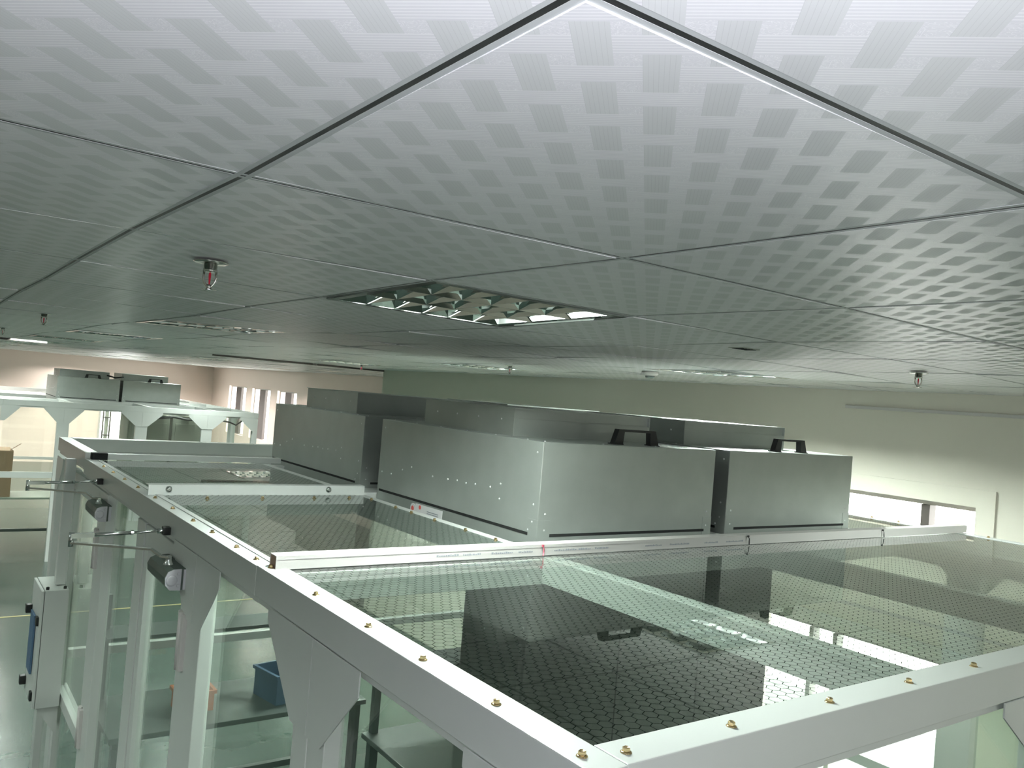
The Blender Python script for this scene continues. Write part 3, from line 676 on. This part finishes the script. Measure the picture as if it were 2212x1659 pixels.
# ------------------------------------------------------------------ things seen through the clear panels
def bench(label, x, y, rz, top='bench_top', w=1.5, d=.65, h=.78, shelf=True):
    o = thing('workbench', label, 'workbench', (x, y, 0), rz, 'workbenches')
    MB().box(-w/2, w/2, -d/2, d/2, h-.03, h, .004).build('top', top, o)
    for sx in (-1, 1):
        for sy in (-1, 1): MB().box(sx*(w/2-.05)-.025, sx*(w/2-.05)+.025, sy*(d/2-.05)-.025, sy*(d/2-.05)+.025, 0, h-.03).build('leg', 'dark_steel', o)
        MB().box(sx*(w/2-.05)-.02, sx*(w/2-.05)+.02, -d/2+.075, d/2-.075, .18, .22).build('stretcher', 'dark_steel', o)
    MB().box(-w/2+.075, w/2-.075, d/2-.07, d/2-.03, .18, .22).build('stretcher', 'dark_steel', o)
    if shelf:
        for sx in (-1, 1): MB().box(sx*(w/2-.06)-.02, sx*(w/2-.06)+.02, d/2-.05, d/2-.01, h, h+.62).build('upright', 'dark_steel', o)
        MB().box(-w/2+.03, w/2-.03, d/2-.26, d/2-.0, h+.40, h+.42).build('shelf', 'dark_steel', o)
    return o
bench('dark framed workbench inside the booth beneath the near film bay', 1.95, 1.5, 0.0)
bench('dark framed workbench inside the booth beneath the rear filter units', 3.0, 4.0, 0.0)
bench('dark framed workbench inside the booth behind the left door', 1.75, 5.1, 0.0)
def crate(name, label, x, y, z, w, d, h, mat, rz=0):
    o = thing(name, label, 'box', (x, y, z), rz); tk = .006
    MB().box(-w/2, w/2, -d/2, d/2, 0, tk).box(-w/2, -w/2+tk, -d/2, d/2, tk, h).box(w/2-tk, w/2, -d/2, d/2, tk, h).box(-w/2+tk, w/2-tk, -d/2, -d/2+tk, tk, h).box(-w/2+tk, w/2-tk, d/2-tk, d/2, tk, h).build('shell', mat, o)
    rim = MB(); e = .012
    rim.box(-w/2-e, w/2+e, -d/2-e, -d/2, h-.02, h).box(-w/2-e, w/2+e, d/2, d/2+e, h-.02, h).box(-w/2-e, -w/2, -d/2, d/2, h-.02, h).box(w/2, w/2+e, -d/2, d/2, h-.02, h); rim.build('rim', mat, o)
    return o
crate('parts_bin', 'orange plastic parts bin on the bench behind the left door', 1.5, 5.05, .78, .2, .16, .12, 'orange_plastic')
crate('parts_bin', 'dark blue plastic parts bin on the bench behind the left door', 2.1, 5.05, .78, .36, .26, .18, 'blue_plastic', .2)
crate('parts_bin', 'grey plastic parts bin on the bench under the near film', 1.55, 1.45, .78, .4, .26, .14, 'machine_grey', .1)
crate('parts_bin', 'blue plastic parts bin on the bench under the near film', 2.2, 1.45, .78, .32, .24, .16, 'blue_plastic', -.1)
o = thing('storage_cabinet', 'tall dark grey cabinet standing inside the booth under the right filter unit', 'cabinet', (2.02, 2.62, 0))
MB().box(0, 1.56, 0, .42, .05, 2.1, .02).build('body', 'cabinet_grey', o)
for k_ in range(3): MB().box(.02+k_*.51, .02+k_*.51+.505, -.016, 0, .1, 2.06, .004).build('door', 'cabinet_grey', o)
MB().box(.03, 1.53, .03, .39, 0, .05).build('plinth', 'black_plastic', o)
# distant booth contents
o = thing('cardboard_box', 'open brown cardboard box at the left picture edge inside the far booth', 'box', (1.17, 14.1, .78))
MB().box(-.12, .12, -.3, .3, 0, .66, .004).build('body', 'cardboard', o)
for s_, ang in ((1, .5), (-1, 1.2)):
    MB().bar([(s_*.115, -.1, .668), (s_*.26 if s_ < 0 else .20, -.12, .668+.14*math.sin(ang))], .34, .006).build('flap', 'cardboard', o)
b_ = bench('far workbench carrying the open cardboard box', 1.55, 14.1, 0.0, 'machine_grey', .9, .7, .78, False)
for x0, x1, lab in ((3.05, 3.72, 'grey-green machine cabinet inside the far booth'), (3.76, 4.36, 'second grey-green machine cabinet at the right end of the far booth')):
    o = thing('machine_cabinet', lab, 'cabinet', (x0, 15.2, 0))
    MB().box(0, x1-x0, 0, .7, 0, 1.98, .02).build('body', 'machine_grey', o); MB().box(.05, (x1-x0)-.05, -.012, 0, .2, 1.85, .004).build('door', 'machine_grey', o)
cb = MB().tube([(3.0, 13.3, T2-.18), (3.3, 13.32, T2-.14), (3.5, 13.3, T2-.17), (3.75, 13.3, T2-.15), (3.95, 13.3, T2-.17)], .02, 8)
tag(cb.build('cable', 'black_plastic'), 'thick black cable draped across the far booth opening', 'cable')
tag(MB().tube([(4.02, 13.3, T2-.16), (4.15, 13.3, T2-.18), (4.25, 13.3, T2-.22), (4.34, 13.3, T2-.15)], .012, 8).build('cable', 'black_plastic'), 'thin black cable sagging at the right end of the far booth', 'cable')
